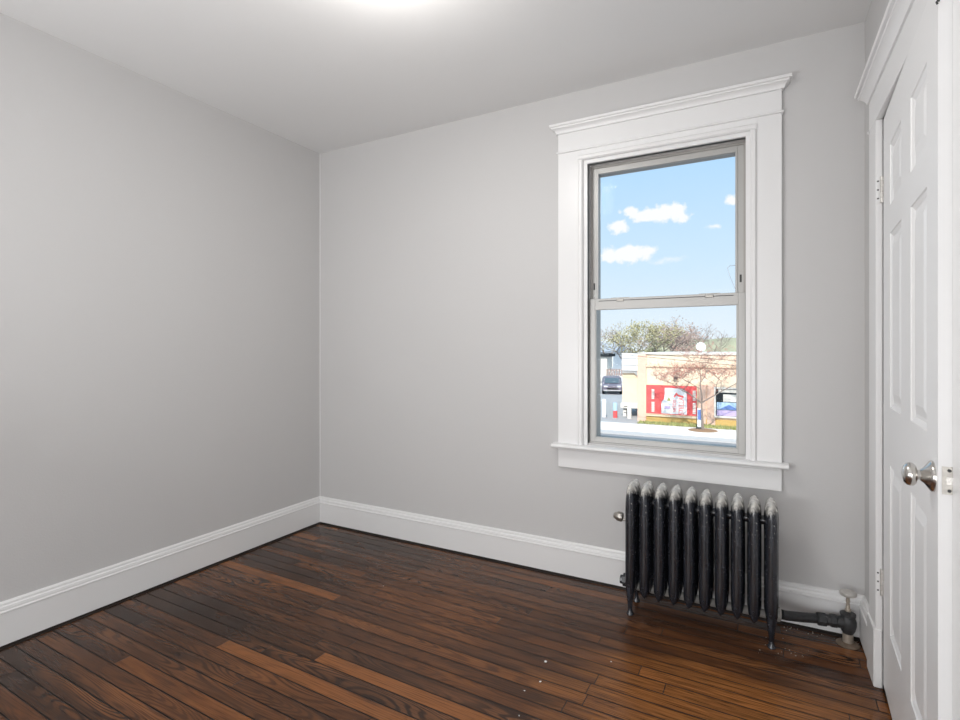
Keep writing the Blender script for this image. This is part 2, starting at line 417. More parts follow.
# metal frame in the opening
FY = YB + .020
def frame(mb, x0, x1, z0, z1, y0, y1, ws, wt, wb, bev=.0012):
    mb.box(x0, x0 + ws, y0, y1, z0, z1, bev); mb.box(x1 - ws, x1, y0, y1, z0, z1, bev)
    mb.box(x0 + ws, x1 - ws, y0, y1, z1 - wt, z1, bev); mb.box(x0 + ws, x1 - ws, y0, y1, z0, z0 + wb, bev)
    return mb
mb = frame(MB(), WX0, WX1, WZ0, WZ1, FY + .026, YB + T, .010, .012, .012); mb.build('outer_frame', M['alu_dark'], win)
mb = MB(); mb.box(WX0, WX1, FY - .004, YB + T + .03, WZ0 - .005, WZ0 + .006, .001); mb.build('sill_track', M['alu'], win)
# upper sash (further out)
us = frame(MB(), WX0 + .004, WX1 - .004, 1.395, 2.112, FY + .030, FY + .050, .030, .030, .040)
frame(us, WX0 + .030, WX1 - .034, 1.425, 2.092, FY + .027, FY + .036, .010, .010, .012)
us = us.build('upper_sash', M['alu'], win)
mb = MB(); mb.box(WX0 + .034, WX1 - .040, FY + .037, FY + .040, 1.43, 2.085); mb.build('pane', M['glass'], us)
for x in (WX0 + .018, WX1 - .022):
    mb = MB(); mb.box(x - .004, x + .004, FY + .0285, FY + .031, 1.485, 1.520, .001); mb.build('vent_stop', M['slot'], us)
# lower sash (nearer the room)
ls = frame(MB(), WX0 + .001, WX1 - .001, .706, 1.436, FY - .001, FY + .021, .030, .056, .022)
frame(ls, WX0 + .028, WX1 - .031, .724, 1.385, FY + .003, FY + .012, .008, .006, .008)
ls = ls.build('lower_sash', M['alu'], win)
mb = MB(); mb.box(WX0 + .036, WX1 - .036, FY + .008, FY + .011, .728, 1.382); mb.build('pane', M['glass'], ls)
for x in (-.625, -.215):
    mb = MB(); mb.box(x - .045, x + .045, FY + .000, FY + .022, 1.434, 1.4385, .001); mb.box(x - .018, x + .018, FY - .005, FY + .004, 1.4185, 1.431, .002)
    mb.build('sash_latch', M['steel'], ls)
mb = MB(); mb.box(WX0 + .05, WX1 - .05, FY - .0025, FY + .001, 1.4225, 1.4255); mb.build('groove', M['slot'], ls)
mb = MB(); mb.box(WX0 + .034, WX1 - .034, FY - .003, FY + .001, .7025, .7065); mb.build('weather_strip', M['slot'], ls)

# ------------------------------------------------------------------ panel door
door = struct(empty('door_1', (0, 0, 0)), 'white six-panel door standing slightly ajar in its casing', 'door')
HX, HY, NX, NY = .369, 2.250, .3255, 1.4236
DW = math.hypot(NX - HX, NY - HY); ang = math.atan2(NY - HY, NX - HX)
U = Vector(((NX - HX) / DW, (NY - HY) / DW, 0)); OUT = Vector((U.y, -U.x, 0))       # OUT points into the room
if OUT.x > 0: OUT = -OUT
def dp(s, d, z):
    p = Vector((HX, HY, 0)) + U * s + OUT * d; return (p.x, p.y, z)
COLS = [(.150, .368), (.512, .715)]; ROWS = [(.258, .806), (.992, 1.552), (1.642, 1.838)]
def door_leaf():
    mb = MB(); us_ = [0, *COLS[0], *COLS[1], DW]; zs = [.020, *ROWS[0], *ROWS[1], *ROWS[2], 1.972]
    hole = {(1, 1), (1, 3), (1, 5), (3, 1), (3, 3), (3, 5)}
    for i in range(5):
        for j in range(7):
            a, b, c, d = us_[i], us_[i + 1], zs[j], zs[j + 1]
            if (i, j) not in hole:
                mb.quad(dp(a, 0, c), dp(b, 0, c), dp(b, 0, d), dp(a, 0, d)); continue
            steps = [(0, 0), (.002, -.003), (.010, -.0065), (.013, -.0085), (.022, -.0085), (.048, -.002)]
            rs = [[dp(a + o, e, c + o), dp(b - o, e, c + o), dp(b - o, e, d - o), dp(a + o, e, d - o)] for o, e in steps]
            mb.rings(rs, False, True)
    t = -.035
    mb.quad(dp(0, t, .02), dp(DW, t, .02), dp(DW, t, 1.972), dp(0, t, 1.972))
    for i in range(5):
        a, b = us_[i], us_[i + 1]
        mb.quad(dp(a, 0, .02), dp(b, 0, .02), dp(b, t, .02), dp(a, t, .02)); mb.quad(dp(a, 0, 1.972), dp(b, 0, 1.972), dp(b, t, 1.972), dp(a, t, 1.972))
    for j in range(7):
        c, d = zs[j], zs[j + 1]
        mb.quad(dp(0, 0, c), dp(0, 0, d), dp(0, t, d), dp(0, t, c)); mb.quad(dp(DW, 0, c), dp(DW, 0, d), dp(DW, t, d), dp(DW, t, c))
    return mb.build('leaf', M['trim2'], door)
leaf = door_leaf()
kz, ks = .903, .782
ko = Vector(dp(ks, 0, kz))
mb = MB(); mb.lathe([(.0335, 0), (.0335, .003), (.032, .006), (.027, .009), (.017, .016), (.0120, .022)], ko, OUT, 28); rose = mb.build('rose', M['chrome'], door, 35)
mb = MB(); mb.lathe([(.010, .020), (.0105, .027), (.014, .028), (.020, .0295), (.0245, .034), (.0256, .0395), (.0240, .0455), (.0185, .0505), (.0095, .0530), (.0, .0535)], ko, OUT, 28)
mb.build('door_knob', M['chrome'], door, 50)
# latch plate on the door's edge
mb = MB()
def dbox(mb, s0, s1, d0, d1, z0, z1):
    mb.rings([[dp(s0, d0, z0), dp(s0, d1, z0), dp(s0, d1, z1), dp(s0, d0, z1)], [dp(s1, d0, z0), dp(s1, d1, z0), dp(s1, d1, z1), dp(s1, d0, z1)]]); return mb
lp = dbox(MB(), DW - .001, DW + .0016, -.030, -.006, .876, .934).build('latch_plate', M['steel'], door)
dbox(MB(), DW + .001, DW + .004, -.023, -.013, .897, .913).build('latch_bolt', M['chrome'], lp)
for z in (.884, .926):
    mb = MB(); mb.lathe([(.0035, 0), (.0035, .0022), (.0015, .003)], dp(DW, -.018, z), U, 10); mb.build('screw', M['slot'], lp)
# little dark hook near the top of the closing edge
mb = MB(); mb.tube([dp(DW - .001, -.002, 1.912), dp(DW + .003, .001, 1.912), dp(DW + .004, .003, 1.908), dp(DW + .003, .001, 1.904)], .002, 8); mb.build('hook', M['slot'], door, 50)
# two hinges: leaf plate on the jamb and knuckle
for z in (1.733, .372):
    mb = MB(); mb.box(XR - .0185, XR - .001, 2.2545, 2.2575, z - .046, z + .046, .0008)
    hg = mb.build('hinge', M['trim2'], door)
    mb = MB()
    for k in range(5):
        mb.lathe([(.0055, .0005), (.0058, .002), (.0058, .0162), (.0055, .0177)], (XR - .003, 2.2505, z - .046 + k * .0184), (0, 0, 1), 12)
    mb.build('knuckle', M['silver'], hg, 40)
    for dz in (-.03, 0, .03):
        mb = MB(); mb.lathe([(.003, 0), (.003, .001)], (XR - .0135, 2.2546, z + dz), (0, -1, 0), 8); mb.build('screw', M['slot'], hg)
# casing and jamb of the door
DT = .020
dc = struct(empty('trim_4', (0, 0, 0)), 'white casing with crown moulding round the panel door', 'trim')
wbox(MB(), right, DY1 - .0, 2.383, 0, DT, .20, 1.979).build('casing', M['trim'], dc)
wbox(MB(), right, DY1 - .002, 2.388, 0, DT + .006, 0, .205, .003).build('plinth_block', M['trim'], dc)
wbox(MB(), right, DY0 - .126, DY0, 0, DT, .20, 1.979).build('casing', M['trim'], dc)
wbox(MB(), right, DY0 - .131, DY0 + .0, 0, DT + .004, 0, .205, .003).build('plinth_block', M['trim'], dc)
wbox(MB(), right, DY0 - .126, 2.383, 0, DT, 1.979, 2.088).build('head_board', M['trim'], dc)
mould(right, DY0 - .126, 2.383, DT, [(0, 1.975), (.006, 1.977), (.007, 1.981), (.005, 1.985), (0, 1.987)]).build('fillet', M['trim'], dc, 40) if False else None
mould(right, DY0 - .126, 2.383, DT, [(0, 2.084), (.006, 2.086), (.008, 2.094), (.014, 2.104), (.024, 2.115), (.029, 2.117), (.030, 2.124), (.038, 2.127), (.040, 2.139), (0, 2.142)]).build('crown_moulding', M['trim'], dc, 30)
mb = MB(); wbox(mb, right, 2.383, 2.390, 0, DT + .004, 1.975, 1.986, .002); mb.build('fillet', M['trim'], dc)
wbox(MB(), right, DY1, DY1 + .012, -T, .0005, 0, DZ1, 0).build('jamb', M['trim'], dc)
wbox(MB(), right, DY0 - .012, DY0, -T, .0005, 0, DZ1, 0).build('jamb', M['trim'], dc)
wbox(MB(), right, DY0 - .012, DY1 + .012, -T, .0005, DZ1, DZ1 + .012, 0).build('jamb', M['trim'], dc)
wbox(MB(), right, DY1 - .012, DY1, -.060, -.040, 0, DZ1, .002).build('door_stop', M['trim'], dc)
wbox(MB(), right, DY0 - .131 - 3.8, DY0 - .131, 0, .021, .008, .17).build('base_return', M['trim'], dc)

# ------------------------------------------------------------------ cast iron radiator
RX0, PIT, NS = -.5170, .0611, 10
RYC, RD = 2.430, .088           # centre depth and half depth
rad = tag(empty('radiator', (RX0 + PIT * 4.5, RYC, 0)), 'old black cast iron column radiator with dusty pale heads under the window', 'radiator')
def lobes(y):
    t = (y + RD) / (2 * RD) * 3; s = 2 * (t - math.floor(min(t, 2.9999))) - 1
    L = math.sqrt(max(0, 1 - min(1, abs(s)) ** 2.2))
    if RD - abs(y) > RD / 3: L = max(L, .34)
    elif abs(y) < RD * .75: L = max(L, .34 if (t > .6 and t < 2.4) else L)
    return L
def section_mesh(seed):
    rnd = random.Random(seed); mb = MB(); rs = []; hw = .0262; n = 36
    zs = [(.076, .05, .66), (.079, .24, .74), (.085, .46, .84), (.094, .70, .92), (.106, .88, .98), (.125, 1.0, 1.0)]
    zs += [(z, 1.0, 1.0) for z in (.18, .25, .32, .39, .45)]
    zs += [(.490, 1.03, 1.0), (.506, 1.03, .995), (.520, 1.01, .985), (.533, .96, .965), (.544, .91, .94), (.554, .82, .90), (.5615, .71, .85), (.5675, .57, .79), (.572, .40, .72), (.5745, .22, .66), (.5755, .05, .62)]
    for z, a, e in zs:
        top = max(0, min(1, (z - .47) / .06)); bot = max(0, min(1, (.13 - z) / .04)); fill = max(top, bot)
        ring = []
        def half(c):
            y = c * RD
            L = lobes(y)
            solid = math.sqrt(max(0, 1 - abs(c) ** 3))
            side = 1.0 if c > -.36 else .86
            return hw * a * (L * side * (1 - fill) + solid * fill * (.93 if c < -.36 else 1))
        cs = [-math.cos(math.pi * k / n) for k in range(n + 1)]
        for c in cs: ring.append((half(c) if abs(c) < .9999 else 0.0004, c * RD * e, z))
        for c in reversed(cs): ring.append((-half(c) if abs(c) < .9999 else -0.0004, c * RD * e, z))
        rs.append(ring)
    mb.rings(rs)
    # nipple hubs that join the sections, top and bottom
    return mb
for i in range(NS):
    x = (i - 4.5) * PIT
    o = section_mesh(i).build('section', M['rad'], rad, 50, (x, 0, 0))
    o.scale.z = 1 - .022 * i / (NS - 1)
    for z, r in ((.100, .0155), (.490, .017)):
        if i < NS - 1:
            mb = MB(); mb.lathe([(r, .010), (r * 1.1, .020), (r * 1.1, .040), (r, .0503)], (0, 0, z), (1, 0, 0), 16)
            h = mb.build('hub', M['rad'] if z > .3 else M['hub'], o, 40)
for i in (0, NS - 1):
    x = (i - 4.5) * PIT
    for y in (-RD + .020, RD - .020):
        mb = MB(); mb.rings([[(x + hx * math.cos(k * math.pi / 8), y + hy * math.sin(k * math.pi / 8), z) for k in range(16)] for hx, hy, z in
            ((.0195, .020, .150), (.019, .020, .110), (.016, .018, .080), (.0115, .014, .052), (.0095, .0115, .030), (.010, .012, .014), (.0145, .017, .007), (.0155, .018, .001))])
        mb.build('leg', M['rad'], rad, 50)
xl, xr = -4.5 * PIT, 4.5 * PIT
mb = MB(); mb.lathe([(.026, -.012), (.031, .006), (.031, .020), (.021, .023), (.020, .034), (.012, .036)], (xl - .024, 0, .118), (-1, 0, 0), 8); mb.build('bushing_plug', M['rad'], rad, 30)
mb = MB(); mb.tube([(xl - .015, 0, .392), (xl - .056, 0, .395)], .006, 10); mb.lathe([(.010, .046), (.020, .049), (.022, .056), (.0215, .072), (.017, .078), (.013, .088), (.005, .091)], (xl, 0, .398), (-1, 0, .12), 16)
tag(mb.build('air_vent', M['steel'], rad, 40), 'worn nickel air vent')
mb = MB(); mb.lathe([(.022, 0), (.030, .010), (.030, .020), (.020, .026)], (xr + .010, 0, .108), (1, 0, 0), 8); mb.build('bushing_plug', M['hub'], rad, 30)

# ------------------------------------------------------------------ supply pipe and valve
VX, VY = .302, 2.535
val = tag(empty('radiator_valve', (VX, VY, 0)), 'old steam valve with silver wheel and black pipe beside the radiator', 'valve')
X = lambda x, y, z: (x - VX, y - VY, z)
mb = MB(); mb.tube([X(.070, RYC + .004, .108), X(.085, RYC + .012, .104), X(.14, RYC + .05, .093), X(.205, VY - .012, .084)], [.019, .019, .019, .019], 16); mb.build('pipe', M['pipe'], val, 50)
ud = Vector((.097, .045, -.012)).normalized()
mb = MB(); mb.lathe([(.020, 0), (.0265, .004), (.0265, .030), (.022, .034), (.0225, .045), (.027, .050), (.027, .066), (.020, .074)], X(.195, VY - .018, .084), (1, .18, .02), 8); mb.build('union_nut', M['pipe'], val, 30)
mb = MB(); mb.lathe([(.014, .040), (.019, .046), (.025, .058), (.029, .078), (.029, .094), (.025, .108), (.023, .112), (.027, .114), (.027, .124), (.020, .128), (.012, .132)], (0, 0, 0), (0, 0, 1), 20)
mb.tube([X(.255, VY - .006, .084), X(.302, VY, .086)], [.0235, .024], 14)
mb.build('valve_body', M['pipe'], val, 40)
mb = MB(); mb.lathe([(.010, .128), (.011, .140), (.008, .143), (.006, .165), (.008, .170), (.005, .195)], (0, 0, 0), (0, 0, 1), 14); mb.build('stem', M['valve_old'], val, 40)
mb = MB()
rs = []
for k in range(5): pass
mb.lathe([(.006, .190), (.020, .192), (.027, .195), (.0305, .201), (.0295, .208), (.022, .212), (.010, .213), (.002, .2135)], (0, 0, 0), (0, 0, 1), 24)
tag(mb.build('hand_wheel', M['silver'], val, 40), 'round silver hand wheel')
mb = MB(); mb.lathe([(.0185, .004), (.0185, .044)], (0, 0, 0), (0, 0, 1), 16); mb.build('riser', M['valve_old'], val, 40)
mb = MB(); mb.lathe([(.020, .010), (.026, .0095), (.036, .006), (.041, .002), (.041, 0)], (0, 0, 0), (0, 0, 1), 24); mb.build('floor_plate', M['plate'], val, 40)

# ------------------------------------------------------------------ ceiling lamp (just above the picture)
LX, LY = -1.10, 1.345
lamp = tag(empty('ceiling_lamp', (LX, LY, H)), 'round white glass flush ceiling lamp', 'lamp')
def dome_mat():
    t = NT('lit_lamp_glass'); t.p((.9, .9, .88), .4)
    t.b.inputs['Emission Color'].default_value = (1, .96, .9, 1); t.b.inputs['Emission Strength'].default_value = 2.5
    return t.m
mb = MB(); mb.lathe([(.150, 0), (.155, -.008), (.150, -.016), (.140, -.018)], (0, 0, 0), (0, 0, 1), 32); mb.build('pan', M['chrome'], lamp, 40)
mb = MB(); mb.lathe([(.138, -.012), (.134, -.035), (.115, -.060), (.080, -.078), (.040, -.087), (.002, -.089)], (0, 0, 0), (0, 0, 1), 32); mb.build('glass_bowl', dome_mat(), lamp, 50)
pd = bpy.data.lights.new('bulb', 'POINT'); pd.energy = DOME_W; pd.shadow_soft_size = .10; pd.color = (1, .965, .92)
po = bpy.data.objects.new('bulb', pd); C.objects.link(po); po.location = (LX, LY, H - .22)
dd_ = bpy.data.lights.new('bulb_down', 'AREA'); dd_.shape = 'DISK'; dd_.size = .24; dd_.energy = DOME_DOWN; dd_.color = (1, .985, .965)
do_ = bpy.data.objects.new('bulb_down', dd_); C.objects.link(do_); do_.location = (LX, LY, H - .095)

# ------------------------------------------------------------------ paint flakes and crumbs on the floor
def flake(x, y, s, label, rz):
    rnd = random.Random(int(x * 1e4)); mb = MB()
    pts = [(s * (.35 + .65 * rnd.random()) * math.cos(k * math.pi / 3.5), s * (.3 + .4 * rnd.random()) * math.sin(k * math.pi / 3.5)) for k in range(7)]
    mb.rings([[(a, b, 0.0002 + .25 * abs(a)) for a, b in pts], [(a, b, .0016 + .25 * abs(a)) for a, b in pts]])
    o = mb.build('paint_flake', M['chip']); o.location = (x, y, .0002); o.rotation_euler.z = rz
    return tag(o, label, 'paint flake', 'paint flakes dropped on the floor')
FL = [((545.5, 662), .009, 'curled white paint flake standing up on the floor boards, largest of the flakes', 1.3),
      ((524.5, 691), .004, 'tiny round white paint flake nearer the camera than the curled flake', .3),
      ((540, 682), .006, 'small pale flake lying at the end of a split orange board', .8),
      ((519, 716), .0035, 'tiny white paint flake lowest in the picture', 2.0),
      ((611, 662), .0035, 'tiny white paint flake on the boards left of the radiator shadow', .5),
      ((383.5, 586), .004, 'tiny white paint flake out in the middle of the floor towards the corner', .2)]
def floor_pt(px, py):
    f = 521.7; s, c = math.sin(R(28.4)), math.cos(R(28.4)); r = (px - 480) / f; u = (349 - py) / f; t = -1.18 / u
    return ((-s + c * r) * t, (c + s * r) * t)
for (p, s, lab, rz) in FL:
    x, y = floor_pt(*p); flake(x, y, s, lab, rz)
rnd = random.Random(5); mb = MB()
for k in range(46):
    if k < 22: x, y = rnd.gauss(.045, .045), rnd.gauss(2.365, .04)
    else: x, y = rnd.uniform(.08, .34), 2.572 - abs(rnd.gauss(0, .022))
    if y > 2.585: continue
    r = rnd.uniform(.0008, .0026)
    mb.lathe([(r * .6, 0), (r, r * .5), (r * .5, r)], (x, y, 0), (0, 0, 1), 5)
tag(mb.build('plaster_crumbs', M['crumb']), 'pale plaster crumbs strewn on the floor round the radiator foot and pipe', 'crumbs', kind='stuff')

# ================================================================== the street outside
G = -3.32
f_, s_, c_ = 521.7, math.sin(R(28.4)), math.cos(R(28.4))
def onY(px, py, Y):
    r = (px - 480) / f_; t = Y / (c_ + s_ * r); return ((-s_ + c_ * r) * t, 1.18 + (349 - py) / f_ * t)
E_ = {}
def ext(name, col, rough=.8, var=.08, scale=3):
    M[name] = plain('street_' + name, col, rough, 0, var, scale)
    if rough > .5: M[name].node_tree.nodes['Principled BSDF'].inputs['Specular IOR Level'].default_value = .1
ext('asphalt', (.30, .30, .31), .9, .12, .8); ext('lot', (.43, .425, .43), .9, .12, .6); ext('walk', (.80, .77, .73), .9, .06, 1)
ext('gutter', (.55, .53, .52), .9); ext('white', (.85, .85, .86)); ext('tan', (.86, .70, .51)); ext('ledge', (.80, .66, .48)); ext('red', (.80, .13, .13), .6, .1)
ext('softwhite', (.80, .76, .70)); ext('dark', (.035, .04, .045)); ext('blue', (.16, .25, .55)); ext('lightblue', (.45, .62, .80)); ext('violet', (.55, .45, .70))
ext('green', (.40, .41, .17), .9, .3, 12); ext('car', (.19, .165, .21), .3); ext('carglass', (.10, .14, .17), .1); ext('tyre', (.02, .02, .02)); ext('brownroof', (.30, .20, .17), .9, .15, 6)
ext('bark', (.28, .23, .20), .9, .2, 20); ext('barkpale', (.27, .22, .19), .9, .2, 20); ext('bud', (.52, .24, .19), .9, .2, 20); ext('olive', (.44, .40, .24), .9, .3, 5); ext('brownleaf', (.46, .34, .29), .9, .2, 5)
ext('hillgreen', (.37, .37, .26), .9, .3, .6); ext('fencebrown', (.42, .30, .26)); ext('greyroof', (.42, .46, .52)); ext('wire', (.05, .05, .05)); ext('dirt', (.34, .22, .14), .95, .2, 6)
def brick_mat(name, c1, c2, mortar):
    t = NT(name); b = t.N.new('ShaderNodeTexBrick')
    sp = t.N.new('ShaderNodeSeparateXYZ'); t.L.new(t.obj, sp.inputs[0]); cv = t.N.new('ShaderNodeCombineXYZ')
    t.L.new(t.math('ADD', sp.outputs[0], sp.outputs[1]), cv.inputs[0]); t.L.new(sp.outputs[2], cv.inputs[1])
    t.L.new(cv.outputs[0], b.inputs['Vector']); b.inputs['Scale'].default_value = 1.0
    b.inputs['Color1'].default_value = c1 + (1,); b.inputs['Color2'].default_value = c2 + (1,); b.inputs['Mortar'].default_value = mortar + (1,)
    b.inputs['Brick Width'].default_value = .22; b.inputs['Row Height'].default_value = .075; b.inputs['Mortar Size'].default_value = .008
    t.p(b.outputs[0], .9); return t.m
M['brick'] = brick_mat('street_peach_brick', (.88, .73, .56), (.85, .68, .50), (.84, .69, .54))
M['brickpink'] = brick_mat('street_pink_brick', (.86, .57, .44), (.80, .50, .38), (.80, .62, .50))
M['brickgold'] = brick_mat('street_gold_brick', (.70, .48, .16), (.66, .42, .13), (.6, .42, .2))

mb = MB(); mb.box(-70, 50, YB + T + .3, 27.6, G - .2, G); struct(mb.build('road', M['asphalt']), 'grey asphalt street below the window', 'road')
mb = MB(); mb.box(-70, 50, 27.6, 28.6, G - .2, G + .06); struct(mb.build('curb', M['gutter']), 'pale curb strip along the street', 'curb')
mb = MB(); mb.box(-70, 50, 28.6, 31.4, G - .2, G + .10); struct(mb.build('sidewalk', M['walk']), 'bright concrete sidewalk in front of the shop', 'sidewalk')
mb = MB(); mb.box(-70, 50, 31.4, 140, G - .2, G + .09); struct(mb.build('parking_lot_ground', M['lot']), 'grey asphalt parking ground beside the shop', 'ground')
def grass():
    mb = MB(); rnd = random.Random(3)
    for k in range(2600):
        x = rnd.uniform(-6.5, 6); y = 31.55 + rnd.random() * 1.05; h = rnd.uniform(.06, .16); a = rnd.uniform(0, 3.14)
        dx, dy = math.cos(a) * .05, math.sin(a) * .05
        mb.bm.faces.new([mb.bm.verts.new(p) for p in ((x - dx, y - dy, G + .09), (x + dx, y + dy, G + .09), (x + rnd.uniform(-.04, .04), y + rnd.uniform(-.04, .04), G + .09 + h))])
    return mb.build('grass', M['green'])
tag(grass(), 'strip of short green grass along the foot of the peach shop wall', 'grass', kind='stuff')

# shop building
shop = tag(empty('shop_building', (-6.7, 32.8, G)), 'single storey peach brick shop across the street', 'building')
def sb(mb, x0, x1, y0, y1, z0, z1, bev=0): return mb.box(x0 + 6.7, x1 + 6.7, y0 - 32.8, y1 - 32.8, z0 - G, z1 - G, bev)
sb(MB(), -6.68, 9, 32.8, 46, G, .90).build('wall', M['brick'], shop)
sb(MB(), -6.72, 9.05, 32.72, 46.05, .84, .96, .01).build('coping', M['softwhite'], shop)
sb(MB(), -6.72, -6.20, 32.70, 33.3, G, .84, .01).build('pilaster', M['brickpink'], shop)
sb(MB(), -3.25, -2.85, 32.70, 32.9, G, -.9, .01).build('pilaster', M['brickpink'], shop)
sb(MB(), -2.80, -2.36, 32.72, 32.9, G, -.85, .01).build('pilaster', M['brickpink'], shop)
sb(MB(), -6.2, 8.9, 32.74, 32.9, G + .09, -2.86, .01).build('base_course', M['brickgold'], shop)
sb(MB(), -6.2, -3.25, 32.66, 32.9, -2.88, -2.79, .01).build('ledge', M['ledge'], shop)
sb(MB(), -6.2, 8.9, 32.70, 32.9, .10, .18, .01).build('ledge', M['ledge'], shop)
w = frame(MB(), -2.42 + 6.7, -.6 + 6.7, -2.74 - G, -1.00 - G, -.14, .05, .09, .09, .10).build('window_frame', M['softwhite'], shop)
sb(MB(), -2.34, -.68, 32.74, 32.78, -2.66, -1.08).build('pane', M['dark'], w)
for (a, b, c, d, mt) in ((-2.28, -.74, -2.62, -2.30, 'violet'), (-2.28, -1.10, -2.28, -1.86, 'lightblue'), (-1.95, -1.02, -1.82, -1.40, 'softwhite'), (-2.2, -1.2, -1.30, -1.12, 'softwhite')):
    sb(MB(), a, b, 32.725, 32.745, c, d).build('poster', M[mt], w)
mb = MB(); mb.prism([(-2.15 + 6.7, -2.26 - G), (-1.65 + 6.7, -1.98 - G), (-1.15 + 6.7, -2.26 - G)], 'y', -.085, -.075); mb.build('poster', M['blue'], w)
# floodlight on the wall
mb = MB(); mb.box(-4.62 + 6.7, -4.38 + 6.7, -.22, -.06, -.60 - G, -.46 - G, .02); mb.tube([(-4.5 + 6.7, -.08, -.53 - G), (-4.5 + 6.7, .02, -.48 - G)], .03, 8); mb.build('floodlight', M['dark'], shop)

# red sign panel with sideways lettering
sign = tag(empty('sign_board', (-4.78, 32.74, -1.86)), 'large red sign board with white cup and sideways letters on the shop wall', 'sign')
HW, HH = 1.45, .88
mb = MB(); mb.box(-HW, HW, -.03, .06, -HH, HH, .01); mb.build('board', M['red'], sign)
frame(MB(), -HW - .03, HW + .03, -HH - .03, HH + .03, -.045, .05, .04, .04, .04).build('edge_frame', M['ledge'], sign)
def text_mesh(txt, size, mat, parent, loc, rot, name, depth=.012, sx=1.0):
    cu = bpy.data.curves.new('t', 'FONT'); cu.body = txt; cu.size = size; cu.extrude = depth; cu.align_x = 'CENTER'; cu.align_y = 'CENTER'
    to = bpy.data.objects.new('t', cu); C.objects.link(to); bpy.context.view_layer.update()
    dg = bpy.context.evaluated_depsgraph_get(); me = bpy.data.meshes.new_from_object(to.evaluated_get(dg))
    bpy.data.objects.remove(to); bpy.data.curves.remove(cu); me.materials.clear(); me.materials.append(mat)
    o = bpy.data.objects.new(name, me); C.objects.link(o); o.parent = parent; o.location = loc; o.rotation_euler = rot; o.scale.x = sx
    return o
# white jug-like panel: rounded top right, stepped left
mb = MB(); pts = [(-.54, -.82), (.90, -.82), (.90, .30), (.86, .50), (.74, .64), (.56, .70), (-.34, .72), (-.34, .35), (-.38, .05), (-.50, -.10), (-.54, -.25)]
mb.prism(pts, 'y', -.045, -.03); mb.build('picture_shape', M['white'], sign)
mb = MB(); mb.prism([(-.22, -.05), (-.10, .18), (.02, -.05)], 'y', -.055, -.045); mb.build('green_tip', M['green'], sign)
mb = MB(); mb.box(-.36, -.02, -.055, -.045, -.52, -.36, .005); mb.build('violet_label', M['violet'], sign)
mb = MB(); mb.prism([(.16, .24), (.32, .46), (.42, .34), (.70, .28), (.72, .18), (.44, .22), (.32, .30), (.22, .16)], 'y', -.053, -.045); mb.build('red_crest', M['red'], sign)
text_mesh('STELLA', .40, M['red'], sign, (.60, -.050, -.32), (R(90), R(-90), 0), 'lettering', .006, .82)
text_mesh('ARTOIS', .28, M['red'], sign, (.22, -.050, -.34), (R(90), R(-90), 0), 'lettering', .006, .80)
for xx in (-1.02, 1.30):
    for z0, z1 in ((-.76, -.10), (.02, .66)):
        mb = MB(); z = z0; r2 = random.Random(int(xx * 10 + z0 * 100))
        while z < z1 - .05:
            h = r2.choice((.07, .09, .11)); mb.box(xx - .085, xx + .085, -.045, -.03, z, min(z + h, z1), .01); z += h + .018
        mb.build('white_strip', M['softwhite'], sign)

# wing at the left of the shop: tan block over a shaded bay, white fascia sign
WY = 34.6
wx0 = onY(622.5, 360, WY)[0]; wx1 = -6.74
z_top = onY(630, 353, WY)[1]; z_sg = onY(630, 370.5, WY)[1]; z_bot = onY(630, 403, WY)[1]; z_led = onY(630, 408, WY)[1]
wing = tag(empty('side_building', (wx0, WY, G)), 'tan flat roofed wing with an open bay left of the peach shop', 'building')
def wb(mb, x0, x1, y0, y1, z0, z1, bev=0): return mb.box(x0 - wx0, x1 - wx0, y0 - WY, y1 - WY, z0 - G, z1 - G, bev)
wb(MB(), wx0, wx1, WY, 42, z_bot, z_top - .1).build('wall', M['tan'], wing)
wb(MB(), wx0 - .1, wx1, WY - .15, 42, z_led, z_bot, .01).build('ledge', M['softwhite'], wing)
wb(MB(), wx0 + .0, wx1, 38.5, 42, G, z_led).build('bay_back', M['lot'], wing)
wb(MB(), wx0 + .02, wx0 + .22, WY + .05, WY + .25, G, z_led).build('post', M['softwhite'], wing)
wb(MB(), wx0 - .05, wx1, WY - .02, WY + .02, z_sg - .45, z_sg - .36).build('trim_band', M['ledge'], wing)
fs = tag(empty('fascia_sign', ((wx0 + wx1) / 2, WY - .12, z_sg)), 'blank white fascia sign over the tan wing', 'sign')
hw = (wx1 - wx0) / 2
mb = MB(); mb.box(-hw, hw, -.10, .12, .0, z_top - z_sg, .01); mb.build('panel', M['white'], fs)
mb = MB(); mb.box(-hw, hw, -.13, -.10, .30 * (z_top - z_sg), .34 * (z_top - z_sg)); mb.box(-hw, hw, -.13, -.10, .68 * (z_top - z_sg), .72 * (z_top - z_sg)); mb.build('batten', M['gutter'], fs)
mb = MB(); mb.prism([(-hw, -.02), (-hw, -.18), (.1, -.14), (.45, -.42), (hw, -.55), (hw, -.02)], 'y', -.04, .10); mb.build('drip_flashing', M['lot'], fs)

